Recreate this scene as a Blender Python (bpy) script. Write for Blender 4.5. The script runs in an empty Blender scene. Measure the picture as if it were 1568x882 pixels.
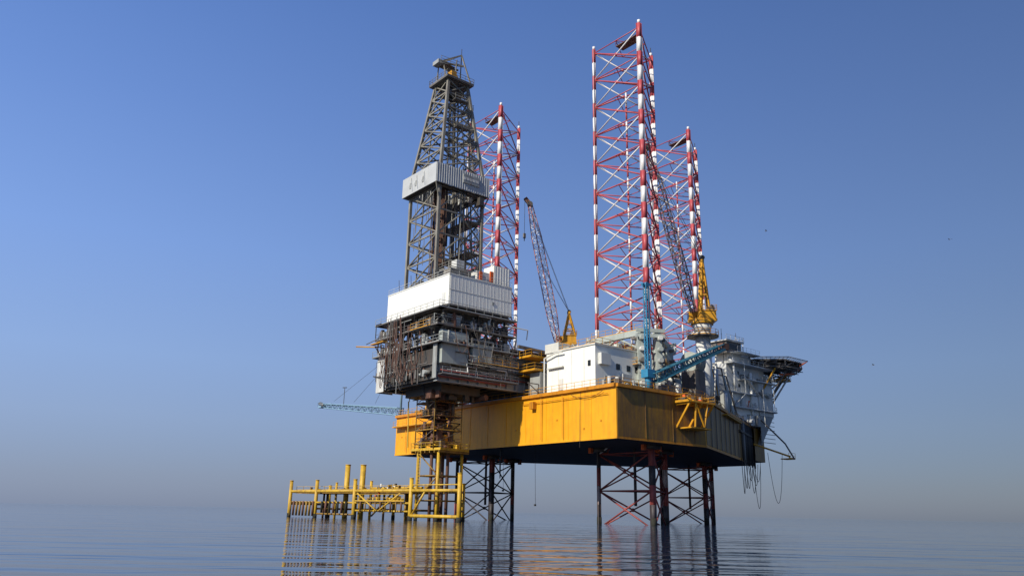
import bpy, math, random
from mathutils import Vector, Matrix
R=random.Random(7)
scene=bpy.context.scene
# ------------------------------------------------------------ materials
def M(name,col,rough=.55,metal=0.0,var=.25,rust=0.0,rustcol=(.10,.045,.02),scale=.5,bump=.0):
    m=bpy.data.materials.new(name); m.use_nodes=True
    nt=m.node_tree; N=nt.nodes; L=nt.links
    b=N['Principled BSDF']; b.inputs['Roughness'].default_value=rough; b.inputs['Metallic'].default_value=metal
    tc=N.new('ShaderNodeTexCoord')
    n1=N.new('ShaderNodeTexNoise'); n1.inputs['Scale'].default_value=scale; n1.inputs['Detail'].default_value=8; n1.inputs['Roughness'].default_value=.65
    L.new(tc.outputs['Object'],n1.inputs['Vector'])
    cr=N.new('ShaderNodeValToRGB'); cr.color_ramp.elements[0].position=.3; cr.color_ramp.elements[1].position=.65
    c=Vector(col); lo=c*(1-var)
    cr.color_ramp.elements[0].color=(lo[0],lo[1],lo[2],1); cr.color_ramp.elements[1].color=(c[0],c[1],c[2],1)
    L.new(n1.outputs['Fac'],cr.inputs['Fac'])
    out=cr.outputs['Color']
    if rust>0:
        mp=N.new('ShaderNodeMapping'); mp.inputs['Scale'].default_value=(1.3,1.3,.13)
        L.new(tc.outputs['Object'],mp.inputs['Vector'])
        n2=N.new('ShaderNodeTexNoise'); n2.inputs['Scale'].default_value=1.0; n2.inputs['Detail'].default_value=10; n2.inputs['Roughness'].default_value=.7
        L.new(mp.outputs['Vector'],n2.inputs['Vector'])
        r2=N.new('ShaderNodeValToRGB'); e=r2.color_ramp.elements
        e[0].position=.62-.22*rust; e[0].color=(0,0,0,1); e[1].position=.80-.12*rust; e[1].color=(1,1,1,1)
        L.new(n2.outputs['Fac'],r2.inputs['Fac'])
        ml=N.new('ShaderNodeMath'); ml.operation='MULTIPLY'; ml.inputs[1].default_value=min(1,.45+rust*.5)
        L.new(r2.outputs['Color'],ml.inputs[0])
        mx=N.new('ShaderNodeMixRGB'); mx.inputs[2].default_value=(*rustcol,1)
        L.new(ml.outputs[0],mx.inputs[0]); L.new(out,mx.inputs[1]); out=mx.outputs[0]
    L.new(out,b.inputs['Base Color'])
    if bump>0:
        bn=N.new('ShaderNodeBump'); bn.inputs['Strength'].default_value=bump; bn.inputs['Distance'].default_value=.05
        L.new(n1.outputs['Fac'],bn.inputs['Height']); L.new(bn.outputs['Normal'],b.inputs['Normal'])
    return m
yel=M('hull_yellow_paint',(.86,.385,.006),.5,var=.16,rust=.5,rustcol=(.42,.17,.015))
yel_shade=M('yellow_shaded_side_rusty',(.36,.18,.015),.5,var=.45,rust=.95,rustcol=(.09,.05,.035))  # hull yellow darkened in colour for the shaded starboard side, plus rust streaks
orange=M('orange_deck_edge',(.66,.26,.012),.5,var=.3,rust=.5)
bottom=M('hull_bottom_antifouling',(.03,.028,.032),.7,var=.4)
deck=M('deck_paint',(.16,.16,.15),.7,var=.3,rust=.5)
white=M('white_panel_paint',(.86,.85,.77),.5,var=.07,rust=.12,rustcol=(.40,.30,.20))
white2=M('offwhite_paint',(.68,.68,.63),.5,var=.2,rust=.35,rustcol=(.25,.16,.09))
grey=M('grey_paint',(.36,.37,.35),.5,var=.25,rust=.4)
lgrey=M('windwall_grey',(.52,.53,.51),.45,var=.15,rust=.3)
ggreen=M('greygreen_paint',(.42,.46,.42),.5,var=.25,rust=.4)
dark=M('dark_steel',(.065,.06,.052),.6,var=.4,rust=.5)
mid=M('midgrey_steel',(.17,.16,.145),.55,var=.35,rust=.6)
derr=M('derrick_steel',(.29,.27,.215),.5,var=.4,rust=.6,rustcol=(.11,.065,.04))
rustm=M('rusty_steel',(.17,.08,.05),.75,var=.5)
hosem=M('hose_rubber_rust',(.16,.085,.06),.7,var=.5,scale=1.5)
black=M('black_rubber',(.02,.02,.022),.6,var=.3)
red=M('leg_red_paint',(.52,.085,.095),.5,var=.25,rust=.25)
wht=M('leg_white_paint',(.80,.78,.76),.5,var=.12,rust=.25,rustcol=(.40,.20,.17))
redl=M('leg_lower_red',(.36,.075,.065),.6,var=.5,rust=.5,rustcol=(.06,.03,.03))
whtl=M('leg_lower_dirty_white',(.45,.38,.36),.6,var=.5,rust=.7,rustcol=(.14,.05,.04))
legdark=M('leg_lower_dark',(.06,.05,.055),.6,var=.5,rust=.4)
growth=M('marine_growth',(.03,.03,.02),.9,var=.5,scale=3)
cry=M('crane_yellow',(.68,.33,.015),.5,var=.3,rust=.5)
py=M('platform_yellow',(.68,.42,.03),.55,var=.35,rust=.65,rustcol=(.20,.10,.03),scale=1.0)
pyd=M('platform_yellow_worn',(.38,.22,.03),.6,var=.5,rust=.8,rustcol=(.10,.05,.03),scale=1.0)
blue=M('blue_paint',(.035,.24,.42),.45,var=.25,rust=.3)
blued=M('blue_boom_paint',(.03,.15,.22),.5,var=.3,rust=.4,rustcol=(.05,.05,.05))
tblue=M('pale_blue_paint',(.26,.42,.54),.5,var=.25,rust=.3)
oran=M('safety_orange',(.75,.14,.03),.5,var=.2)
glass=M('dark_window_glass',(.02,.025,.03),.15,var=.1)
boomm=M('boom_red',(.42,.15,.13),.5,var=.4,rust=.3)
boomg=M('boom_grey',(.20,.14,.12),.5,var=.4,rust=.4)
birdm=M('bird_feathers',(.18,.17,.16),.8,var=.3,scale=8)

# ------------------------------------------------------------ mesh builder
class MB:
    def __init__(s): s.v=[];s.f=[];s.m=[];s.sm=[];s.mats=[]
    def mi(s,m):
        if m not in s.mats: s.mats.append(m)
        return s.mats.index(m)
    def add(s,vs,fs,m,smooth=False):
        o=len(s.v); s.v+=[tuple(v) for v in vs]; i=s.mi(m)
        for f in fs: s.f.append(tuple(a+o for a in f)); s.m.append(i); s.sm.append(smooth and len(f)==4)
    def tube(s,a,b,r,m,n=6,r2=None):
        a=Vector(a);b=Vector(b); d=b-a
        if d.length<1e-5: return
        d.normalize(); u=d.orthogonal().normalized(); w=d.cross(u)
        if r2 is None:r2=r
        vs=[];
        for p,rr in((a,r),(b,r2)):
            for i in range(n):
                t=2*math.pi*i/n; vs.append(p+u*rr*math.cos(t)+w*rr*math.sin(t))
        fs=[(i,(i+1)%n,n+(i+1)%n,n+i) for i in range(n)]
        fs.append(tuple(range(n-1,-1,-1))); fs.append(tuple(range(n,2*n)))
        s.add(vs,fs,m,n>5)
    def path(s,pts,r,m,n=5):
        for a,b in zip(pts[:-1],pts[1:]): s.tube(a,b,r,m,n)
    def box(s,x0,x1,y0,y1,z0,z1,m):
        vs=[(x0,y0,z0),(x1,y0,z0),(x1,y1,z0),(x0,y1,z0),(x0,y0,z1),(x1,y0,z1),(x1,y1,z1),(x0,y1,z1)]
        s.add(vs,[(3,2,1,0),(4,5,6,7),(0,1,5,4),(1,2,6,5),(2,3,7,6),(3,0,4,7)],m)
    def beam(s,a,b,w,h,m):   # rectangular section beam, any direction
        a=Vector(a);b=Vector(b);d=(b-a).normalized()
        up=Vector((0,0,1)) if abs(d.z)<.95 else Vector((1,0,0))
        sx=d.cross(up).normalized(); uz=sx.cross(d)
        vs=[]
        for p in(a,b):
            for i,j in((-1,-1),(1,-1),(1,1),(-1,1)): vs.append(p+sx*w/2*i+uz*h/2*j)
        s.add(vs,[(3,2,1,0),(4,5,6,7),(0,1,5,4),(1,2,6,5),(2,3,7,6),(3,0,4,7)],m)
    def prism(s,poly,z0,z1,m,mt=None,mb=None,poly2=None):
        n=len(poly); p2=poly2 or poly
        vs=[(x,y,z0) for x,y in poly]+[(x,y,z1) for x,y in p2]
        s.add(vs,[(i,(i+1)%n,n+(i+1)%n,n+i) for i in range(n)],m)
        s.add(vs[n:],[tuple(range(n))],mt or m); s.add(vs[:n],[tuple(range(n-1,-1,-1))],mb or m)
    def rail(s,pts,z,m,h=1.1,sp=1.8,r=.04):
        for (x0,y0),(x1,y1) in zip(pts[:-1],pts[1:]):
            L=math.hypot(x1-x0,y1-y0); k=max(1,round(L/sp))
            for i in range(k+1):
                t=i/k; x=x0+(x1-x0)*t;y=y0+(y1-y0)*t; s.tube((x,y,z),(x,y,z+h),r,m,4)
            for q in(.5,1): s.tube((x0,y0,z+h*q),(x1,y1,z+h*q),r,m,4)
            s.beam((x0,y0,z+.08),(x1,y1,z+.08),.03,.15,m)
    def wall(s,a,b,z0,z1,m,t=.12,pitch=.6,rib=.07,out=1):
        s.beam((a[0],a[1],(z0+z1)/2),(b[0],b[1],(z0+z1)/2),t,z1-z0,m)
        L=math.hypot(b[0]-a[0],b[1]-a[1]); k=int(L/pitch); dx=(b[0]-a[0])/L;dy=(b[1]-a[1])/L
        nx,ny=dy*out,-dx*out
        for i in range(k+1):
            q=(L-k*pitch)/2+i*pitch; x=a[0]+dx*q+nx*(t/2+rib/2-.002);y=a[1]+dy*q+ny*(t/2+rib/2-.002)
            h=.10
            vs=[]
            for z in(z0+.06,z1-.06):
                for e,f in((-1,-1),(1,-1),(.5,1),(-.5,1)):
                    vs.append((x+dx*h*e+nx*rib/2*f,y+dy*h*e+ny*rib/2*f,z))
            s.add(vs,[(3,2,1,0),(4,5,6,7),(0,1,5,4),(1,2,6,5),(2,3,7,6),(3,0,4,7)],m)
    def boom(s,a,b,w1,w2,n,rc,rb,m,m2=None,wmid=None):
        a=Vector(a);b=Vector(b);d=(b-a).normalized()
        up=Vector((0,0,1)) if abs(d.z)<.98 else Vector((1,0,0))
        sx=d.cross(up).normalized();uz=sx.cross(d); m2=m2 or m
        def W(t):
            if wmid:
                if t<.18: return w1+(wmid-w1)*t/.18
                if t>.75: return wmid+(w2-wmid)*(t-.75)/.25
                return wmid
            return w1+(w2-w1)*t
        rings=[]
        for i in range(n+1):
            t=i/n;p=a.lerp(b,t);w=W(t)/2
            rings.append([p+sx*w*i_+uz*w*j for i_,j in((-1,-1),(1,-1),(1,1),(-1,1))])
        for i in range(n):
            for k in range(4):
                s.tube(rings[i][k],rings[i+1][k],rc,m,5)
                q=(k+1)%4
                if i%2: s.tube(rings[i][k],rings[i+1][q],rb,m2,4)
                else: s.tube(rings[i][q],rings[i+1][k],rb,m2,4)
                s.tube(rings[i][k],rings[i][q],rb,m2,4)
    def build(s,name,parent=None):
        me=bpy.data.meshes.new(name); me.from_pydata(s.v,[],s.f)
        for m in s.mats: me.materials.append(m)
        me.polygons.foreach_set('material_index',s.m); me.polygons.foreach_set('use_smooth',s.sm); me.update()
        o=bpy.data.objects.new(name,me); scene.collection.objects.link(o)
        if parent: o.parent=parent
        return o
    def clutter(s,x0,x1,y0,y1,z,n,mats,hm=2.0,smax=2.2):
        for _ in range(n):
            x=R.uniform(x0,x1);y=R.uniform(y0,y1);a=R.uniform(.3,smax)/2;b=R.uniform(.3,smax)/2;h=R.uniform(.4,hm);m=R.choice(mats);k=R.random()
            if k<.45:
                s.box(x-a,x+a,y-b,y+b,z-R.uniform(.02,.2),z+h,m)
                if R.random()<.5: s.box(x-a*.6,x+a*.5,y-b*.6,y+b*.6,z+h-.03,z+h+R.uniform(.1,.5),R.choice(mats))
            elif k<.65: s.tube((x,y,z-.1),(x,y,z+h*1.2),a*.6,m,10)
            elif k<.82:
                if R.random()<.5: s.tube((x-a*2,y,z+b),(x+a*2,y,z+b),b*.7,m,10)
                else: s.tube((x,y-a*2,z+b),(x,y+a*2,z+b),b*.7,m,10)
            else:
                s.path([(x,y,z),(x,y,z+h),(x+R.uniform(-3,3),y,z+h),(x+R.uniform(-1,1),y+R.uniform(-2,2),z)],.09,m)
def empty(name,loc=(0,0,0),rz=0):
    e=bpy.data.objects.new(name,None); e.empty_display_size=1; scene.collection.objects.link(e)
    e.location=loc; e.rotation_euler=(0,0,rz); return e
RO=(5.8,150.4,0); RA=math.atan2(.632,.775)
def rig(name): return empty(name,RO,RA)
def sag(a,b,d,n=10):
    a=Vector(a);b=Vector(b);o=[]
    for i in range(n+1):
        t=i/n;p=a.lerp(b,t);p.z-=d*4*t*(1-t);o.append(p)
    return o

ZB,ZD=12.5,20.5
# ------------------------------------------------------------ hull
E=rig('jack_up_rig')
hull=MB()
poly=[(-12.5,-31.5),(9,-31.5),(54,-10.5),(54,10.5),(9,31.5),(-12.5,31.5)]
hull.prism(poly,ZB,ZD,yel,deck,bottom)
for i in range(6):
    a=poly[i];b=poly[(i+1)%6]
    hull.beam((a[0],a[1],ZD-.05),(b[0],b[1],ZD-.05),.9,.5,orange)
    hull.beam((a[0],a[1],ZB+.12),(b[0],b[1],ZB+.12),.14,.3,orange if i!=5 else yel)
hp=poly+[poly[0]]
hull.rail([(x*.992,y*.992) for x,y in hp],ZD+.2,cry)
for y in [k*5.25-31.5 for k in range(1,12)]:
    hull.box(-12.55,-12.4,y-.04,y+.04,ZB+.4,ZD-.4,yel)
for x in (-6,0.5,6): hull.box(x-.06,x+.06,-31.62,-31.4,ZB+.4,ZD-.4,yel_shade)
hull.box(-12.3,8.8,-31.56,-31.45,ZB+.32,ZD-.35,yel_shade)
def side(t,z,o=.0):
    n=Vector((21,-45)).normalized()
    return (9+45*t+n.x*o,-31.5+21*t+n.y*o,z)
hull.beam(side(.005,16.5,.02),side(.995,16.5,.02),.12,7.1,yel_shade)
for i in range(12):
    t=.66+i*.027; hull.tube(side(t,ZB-1.0*(i%3)*.4,.35),side(t,ZD+.5,.35),.16,R.choice([dark,mid,dark,grey,black]),6)
for i in range(7):
    t=.08+i*.085; hull.tube(side(t,ZB+.3,.2),side(t,ZD-.3,.2),.07,mid,5)
hull.beam(side(.62,18.2,.3),side(.98,18.2,.3),.5,.35,dark)
hull.beam(side(.30,19.6,.5),side(.60,19.6,.5),1.0,.2,cry)
for xx in (1.5,4.5,7.5):
    hull.beam((xx,-31.5,15.2),(xx,-34.2,18.8),.25,.3,cry); hull.beam((xx,-31.5,18.9),(xx,-34.4,18.9),.2,.3,cry)
hull.box(1,8,-34.5,-31.6,19.06,19.25,cry); hull.rail([(1,-31.6),(1,-34.4),(8,-34.4),(8,-31.6)],19.25,cry)
hull.box(2,7.2,-34.0,-31.6,15.0,15.2,cry)
hull.path([(3,-34,15.2),(3,-34.3,19),(5,-34.3,15.3),(6,-34.3,19)],.15,cry)
hull.clutter(1.6,7.4,-33.8,-32,19.2,8,[cry,grey,dark,oran],1.2,.9)
hull.prism([(50,-13.4),(56.5,-11.5),(56.5,-2),(54.1,-2),(54.1,-10.6)],13.2,20.2,yel_shade,deck,bottom)
for y in (-20,-14.8,17.5,22,27):
    hull.tube((-12.9,y,ZB+.6),(-12.9,y,ZD-.6),.08,yel,5)
hull.rail([(-13.6,14),(-13.6,31)],18.2,cry); hull.box(-13.9,-12.6,14,31,18.05,18.2,cry)
hull.box(-13.3,-12.6,-13.3,-12.3,18.3,19.5,orange)
for k in range(16): hull.beam((-13.2,12.0,ZB+1+k*.45),(-13.2,12.6,ZB+1+k*.45),.05,.05,cry)
for y,z in((-28.3,15.2),(-24.6,14.2),(-18.4,16),(-8,15),(18,15),(24.2,14.4),(29,16)): hull.box(-12.62,-12.4,y-.12,y+.12,z,z+.25,orange)
hull.path([(-12.8,-30,19.3),(-12.8,-10,19.3)],.06,orange); hull.path(sag((-12.8,-29,19.8),(-12.8,-22,19.8),.8,8),.04,black)
for cx,cy in((3.9,-21),(3.9,21),(45.3,0)):
    for px,py_ in((cx-3.46,cy-6),(cx-3.46,cy+6),(cx+6.93,cy)):
        hull.tube((px,py_,ZB-.6),(px,py_,ZB+.1),1.5,dark,12)
        for s_ in(-1,1): hull.box(px+s_*1.9-.3,px+s_*1.9+.3,py_-.3,py_+.3,ZB-.9,ZB+.05,oran)
hull.build('hull',E)
# ------------------------------------------------------------ legs
def leg(cx,cy,darklow=False):
    e=rig('truss_leg'); mb=MB(); bay=6.1; zt=91.6
    ch=[(cx-3.46,cy-6),(cx-3.46,cy+6),(cx+6.93,cy)]
    nb=17
    for ci,(x,y) in enumerate(ch):
        for k in range(nb*2):
            z1=zt-k*bay/2; z0=z1-bay/2
            if z1<-4: break
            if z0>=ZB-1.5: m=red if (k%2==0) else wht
            elif darklow: m=[legdark,legdark,redl,legdark][(k+ci)%4]  # hull shade put into the lower leg colour, along with its own blue-black
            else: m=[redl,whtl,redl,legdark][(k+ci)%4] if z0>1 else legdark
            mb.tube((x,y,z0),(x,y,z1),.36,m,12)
            d=Vector((cx-x,cy-y)).normalized(); q=Vector((-d.y,d.x))
            mb.add([(x+q.x*a*.56+d.x*b*.07,y+q.y*a*.56+d.y*b*.07,zz) for zz in(z0,z1) for a,b in((-1,-1),(1,-1),(1,1),(-1,1))],
                   [(3,2,1,0),(4,5,6,7),(0,1,5,4),(1,2,6,5),(2,3,7,6),(3,0,4,7)],m)
        mb.tube((x,y,zt),(x,y,zt+.7),.3,wht,10); mb.tube((x,y,-.6),(x,y,1.1),.42,growth,12)
    for k in range(nb):
        z1=zt-.8-k*bay; z0=z1-bay; up=z0>ZB-3
        if z1<0: break
        for i in range(3):
            a=ch[i];b=ch[(i+1)%3]
            r=.14
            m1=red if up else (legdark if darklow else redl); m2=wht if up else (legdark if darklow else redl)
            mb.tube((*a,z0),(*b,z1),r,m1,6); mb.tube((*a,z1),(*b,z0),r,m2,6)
            mb.tube((*a,z1),(*b,z1),.11,m1,6)
            mxp=((a[0]+b[0])/2,(a[1]+b[1])/2,(z0+z1)/2); mb.tube((mxp[0],mxp[1],mxp[2]-.3),(mxp[0],mxp[1],mxp[2]+.3),.2,m1,6)
        mids=[((ch[i][0]+ch[(i+1)%3][0])/2,(ch[i][1]+ch[(i+1)%3][1])/2,z1) for i in range(3)]
        for i in range(3): mb.tube(mids[i],mids[(i+1)%3],.08,m1,5)
    mb2=MB()
    z=zt-10
    k=0
    while z>ZD:
        mb2.tube((cx+.8,cy+1.5,z-3),(cx+.8,cy+1.5,z),.18,red if k%2 else wht,8); z-=3;k+=1
    mb2.tube((cx+.8,cy+1.5,3),(cx+.8,cy+1.5,ZD),.25,legdark,8)
    px0,px1=ch[0][0]+.5,ch[0][0]+2.6
    mb2.prism([(px0,cy-5.2),(px1,cy-4.2),(px1,cy+.5),(px0,cy+.5)],zt-1.7,zt-1.55,rustm)
    mb2.rail([(px0,cy-5.2),(px1,cy-4.2),(px1,cy+.5),(px0,cy+.5)],zt-1.5,redl)
    mb2.tube((ch[2][0],ch[2][1],zt),(ch[2][0],ch[2][1],zt+2),.08,dark,5)
    mb.build('chords_and_bracing',e); mb2.build('inner_caisson_and_top_platform',e)
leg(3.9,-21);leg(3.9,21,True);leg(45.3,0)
# ------------------------------------------------------------ jack houses
def jackhouse(cx,cy,nm,zt=31.0):
    mb=MB(); ch=[(cx-3.46,cy-6),(cx-3.46,cy+6),(cx+6.93,cy)]
    for x,y in ch:
        d=Vector((x-cx,y-cy)).normalized(); q=Vector((-d.y,d.x))
        for s_ in(-1,1):
            c=Vector((x,y))+q*s_*1.6
            P=[(c.x+d.x*a+q.x*b,c.y+d.y*a+q.y*b) for a,b in((-.9,-.5),(.9,-.5),(.9,.5),(-.9,.5))]
            mb.prism(P,ZD,zt,ggreen)
            for k in range(5):
                z=ZD+2+k*1.9
                mb.tube((c.x,c.y,z),(c.x+d.x*1.9,c.y+d.y*1.9,z),.4,R.choice([grey,ggreen,white2,mid]),10)
                mb.tube((c.x,c.y,z),(c.x+q.x*s_*1.3,c.y+q.y*s_*1.3,z),.3,mid,8)
        for z in(ZD+.6,zt-.5,zt+.4):
            a=Vector((x,y))+d*1.2; mb.beam((a.x-q.x*2.5,a.y-q.y*2.5,z),(a.x+q.x*2.5,a.y+q.y*2.5,z),.35,.6,ggreen)
    for i in range(3):
        a=ch[i];b=ch[(i+1)%3]
        o=Vector(((a[0]+b[0])/2-cx,(a[1]+b[1])/2-cy)).normalized()*1.2
        for z,h in((zt+.2,1.0),(zt-3,.5)): mb.beam((a[0]+o.x,a[1]+o.y,z),(b[0]+o.x,b[1]+o.y,z),.8,h,ggreen)
        mb.tube((a[0]+o.x,a[1]+o.y,zt-3),((a[0]+b[0])/2+o.x,(a[1]+b[1])/2+o.y,zt),.2,ggreen)
        mb.tube((b[0]+o.x,b[1]+o.y,zt-3),((a[0]+b[0])/2+o.x,(a[1]+b[1])/2+o.y,zt),.2,ggreen)
        mb.rail([(a[0]+o.x*1.2,a[1]+o.y*1.2),(b[0]+o.x*1.2,b[1]+o.y*1.2)],zt+.7,cry)
        mb.beam((a[0]+o.x*2,a[1]+o.y*2,ZD+5),(b[0]+o.x*2,b[1]+o.y*2,ZD+5),1.2,.12,mid)
        mb.rail([(a[0]+o.x*2.4,a[1]+o.y*2.4),(b[0]+o.x*2.4,b[1]+o.y*2.4)],ZD+5.06,cry)
    mb.build(nm,E)
jackhouse(3.9,-21,'jack_house_starboard');jackhouse(3.9,21,'jack_house_port');jackhouse(45.3,0,'jack_house_bow')
# ------------------------------------------------------------ deck house (white)
h=MB()
h.box(-11.3,-.6,-26.0,-14.4,ZD,27.7,white)
h.box(-11.5,-.4,-26.2,-14.2,27.7,27.9,white2)
h.box(-11.4,-6.0,-17.5,-14.1,27.9,29.3,white2)
for y in(-23.5,-20.6,-17.4): h.box(-11.36,-11.25,y-.04,y+.04,ZD+.2,27.6,white2)
h.box(-11.42,-11.2,-18.6,-17.6,ZD+.3,23.0,white2); h.box(-11.39,-11.2,-25.0,-24.4,24.4,25.3,glass)
h.box(-11.8,-11.25,-18.8,-15.0,24.9,25.1,white2)
h.box(-9.2,-8.2,-26.06,-25.9,ZD+.3,22.9,grey)
for x in(-6.5,-4,-2): h.box(x,x+.9,-26.05,-25.9,24.2,25.2,glass)
h.box(-10.6,-8.4,-26.7,-26.0,24.6,26.4,white2); h.box(-5.5,-3.4,-26.6,-26.0,22.5,23.6,lgrey)
h.rail([(-11.2,-25.9),(-11.2,-14.4),(-.8,-14.4),(-.8,-25.9),(-11.2,-25.9)],27.9,cry)
h.clutter(-10.5,-2,-25.2,-15,27.9,22,[white2,grey,ggreen,white,mid],1.4,1.5)
h.path([(-11.9,-14.5,ZD+.1),(-11.9,-14.5,26.8),(-11.9,-17,27.4),(-11.9,-19,27.4)],.14,white2)
h.box(-13.5,-11.6,-13.8,-9.6,24.8,25,cry); h.rail([(-13.4,-9.6),(-13.4,-13.8),(-11.6,-13.8)],25,cry)
h.box(-12.2,-8.5,-13.8,-11.2,ZD,24.6,grey); h.clutter(-12.4,-10,-13.6,-9.8,ZD,10,[dark,mid,grey,rustm],3.5,1.4)
h.box(-13.6,-9,-13,-9.8,27.2,27.4,cry); h.rail([(-13.5,-9.8),(-13.5,-13),(-9,-13)],27.4,cry)
h.build('deck_house',E)
# deck equipment
dq=MB(); pal=[grey,white2,ggreen,mid,white2,cry,lgrey,mid,dark,grey]
dq.clutter(-11,-1,-30.6,-27,ZD,18,pal,1.6,1.4)
dq.clutter(0,10,-31,-28.5,ZD,16,pal,2.4,1.4)
dq.clutter(12,40,-16,12,ZD,100,pal,5.5,3)
dq.clutter(10,28,-24,-14,ZD,60,pal,4.2,2.2)
dq.clutter(-10,12,-13,12,ZD,34,pal,4,2.2)
dq.clutter(-11,8,24,31,ZD,30,pal,3,2)
dq.clutter(28,42,-16,-8,ZD,44,pal,6,2.0)
for i in range(7):
    x=12+i*3.4; zz=26+R.uniform(-2,3)
    dq.beam((x,-19+R.uniform(-3,3),ZD),(x,-19,zz),.3,.3,R.choice([white2,ggreen])); dq.beam((x,-19,zz),(x+3,-17,zz),.3,.4,white2)
for i in range(26):
    x=R.uniform(8,38);y=R.uniform(-20,-6);z=R.uniform(23,31); dq.path([(x,y,ZD),(x,y,z),(x+R.uniform(2,7),y,z),(x+8,y+1,ZD)],R.uniform(.08,.2),R.choice(pal))
for z_,x0 in((24.2,11),(27.3,14)):
    dq.box(x0,x0+18,-17,-15.8,z_,z_+.1,mid); dq.rail([(x0,-17),(x0+18,-17)],z_+.1,R.choice([cry,white2]))
for (x0,x1,y0,y1,z0,z1,m) in((13,19,-21,-18.5,ZD,23.1,white2),(13.5,19.5,-20.8,-18.4,23.2,25.8,ggreen),(29,35,-17,-14.4,ZD,23.2,lgrey),(31,37,-14,-11.4,ZD,26.3,white2)):
    dq.box(x0,x1,y0,y1,z0,z1,m); dq.wall((x0,y0-.08),(x1,y0-.08),z0,z1,m)
dq.tube((20,-14,ZD),(20,-14,31),1.3,white2,14);dq.tube((28.5,-18.0,ZD),(28.5,-18.0,32),1.0,white,14);dq.tube((31,-17.5,ZD),(31,-17.5,30),1.0,lgrey,14)
dq.tube((11,-27,27.6),(13.5,-27,27.6),1.9,ggreen,16);dq.box(10.8,13.6,-28.5,-25.5,ZD,26,mid)
dq.build('deck_equipment',E)
# ------------------------------------------------------------ accommodation
q=MB()
q.box(40.5,52,-13.6,-7.6,ZD,27.0,white); q.box(42,54,-12.9,-7.6,27.0,33.4,white2); q.box(40,54,7.6,14.6,ZD,33,white2)
q.box(52.1,57.4,-13.9,13.9,23.0,30.2,white2); q.box(53.4,57.0,-12.3,12,30.2,33.5,white)
q.add([(52.1,-13.8,16.5),(52.1,13.8,16.5),(57.3,13.8,23.02),(57.3,-13.8,23.02),(52.1,-13.8,23.02),(52.1,13.8,23.02)],[(0,3,2,1),(0,4,3),(1,2,5)],grey)
for k in range(7): q.beam((52.4+k*.75,-13.95,17.2+k*.92),(57.2,-13.95,17.2+k*.92),.08,.12,mid)
q.box(45,52,-12.4,-8,33.4,36.2,white2); q.box(43,48.4,-12.6,-8.4,36.0,38.6,mid); q.box(42.5,49,-13,-8.2,38.6,38.8,white2)
q.box(37.5,40.4,-13.5,-9,ZD,28.5,lgrey); q.box(38,41.9,-12.4,-9,28.5,32.2,white2)
for z,x0,x1 in((24.0,41,57.8),(27.1,39.2,50),(30.3,46,58),(33.5,42,57.5),(36.1,44,52.5)):
    q.box(x0,x1,-14.7,-12.6,z-.1,z,lgrey)
    q.rail([(x0+.1,-14.6),(x1-.1,-14.6)],z,white2,r=.03)
for z,y in((21.6,-13.6),(24.8,-13.6),(28.6,-12.9),(31.4,-12.9)):
    for x in range(42,52,2):
        if R.random()<.6: q.box(x,x+.6,y-.06,y+.05,z,z+.75,glass)
P2=[lgrey,grey,white2,white,mid,ggreen]
q.clutter(41,53,-14.3,-13.7,24.0,10,P2+[oran],1.8,1.0); q.clutter(43,56,-14.3,-13.0,27.2,10,P2,1.8,1.2)
q.clutter(46,57,-14.3,-13.0,30.4,9,P2,1.8,1.1); q.clutter(38,52,-15,-13.7,ZD,14,P2+[cry],2.4,1.4)
q.clutter(42,57,-12,-8,33.4,18,[white2,grey,lgrey,white],2.2,1.6)
q.box(43.4,47.8,-12.66,-12.5,36.9,38,glass)
q.rail([(42.5,-13),(49,-13),(49,-8.2)],38.8,white2)
for z in (24,27.2,30.4):
    q.box(57.5,58.2,-14.3,14.3,z-.12,z,mid); q.rail([(58.1,-14.2),(58.1,14.2)],z,white2)
    for y in range(-12,13,3): q.box(57.35,57.48,y,y+.9,z+1,z+1.9,glass)
for x,z0,z1 in((41.3,ZD,27),(46.2,24,33.4),(52.7,ZD,30),(56.9,24,33.4)): q.path([(x,-14.6,z0),(x,-14.6,z1)],.09,white2)
q.beam((42,-14.5,24.0),(46,-14.5,27.1),.6,.12,lgrey);q.beam((51,-14.5,27.2),(47,-14.5,30.3),.6,.12,lgrey)
q.tube((49.3,-13.9,ZD),(49.3,-13.9,32),.3,white,10); q.tube((43.2,-14.0,27.1),(43.2,-14.0,34.5),.25,lgrey,10)
for x,y,t in((45,-10,43),(50,-12,41),(52,-9,40),(57,6,40),(47.5,-12,42),(55,-10,38.5)): 
    q.tube((x,y,33),(x,y,t-2),.1,white2,6); q.tube((x,y,t-2),(x,y,t-1),.05,dark,4)
q.tube((50.5,-10,36.2),(50.5,-10,37.4),.8,white,12,.5); q.tube((54.8,-10,33.5),(54.8,-10,36.5),.7,white2,12)
q.path([(52,-14,22),(56,-17,17),(56,-19,13.6)],.18,mid); q.path([(48,-14.5,16.5),(56,-18,14.2)],.2,cry)
q.box(54.5,57.0,-18.6,-16.6,13.6,13.8,cry); q.rail([(54.5,-18.6),(57,-18.6)],13.8,cry)
q.build('accommodation_block',E)
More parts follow.
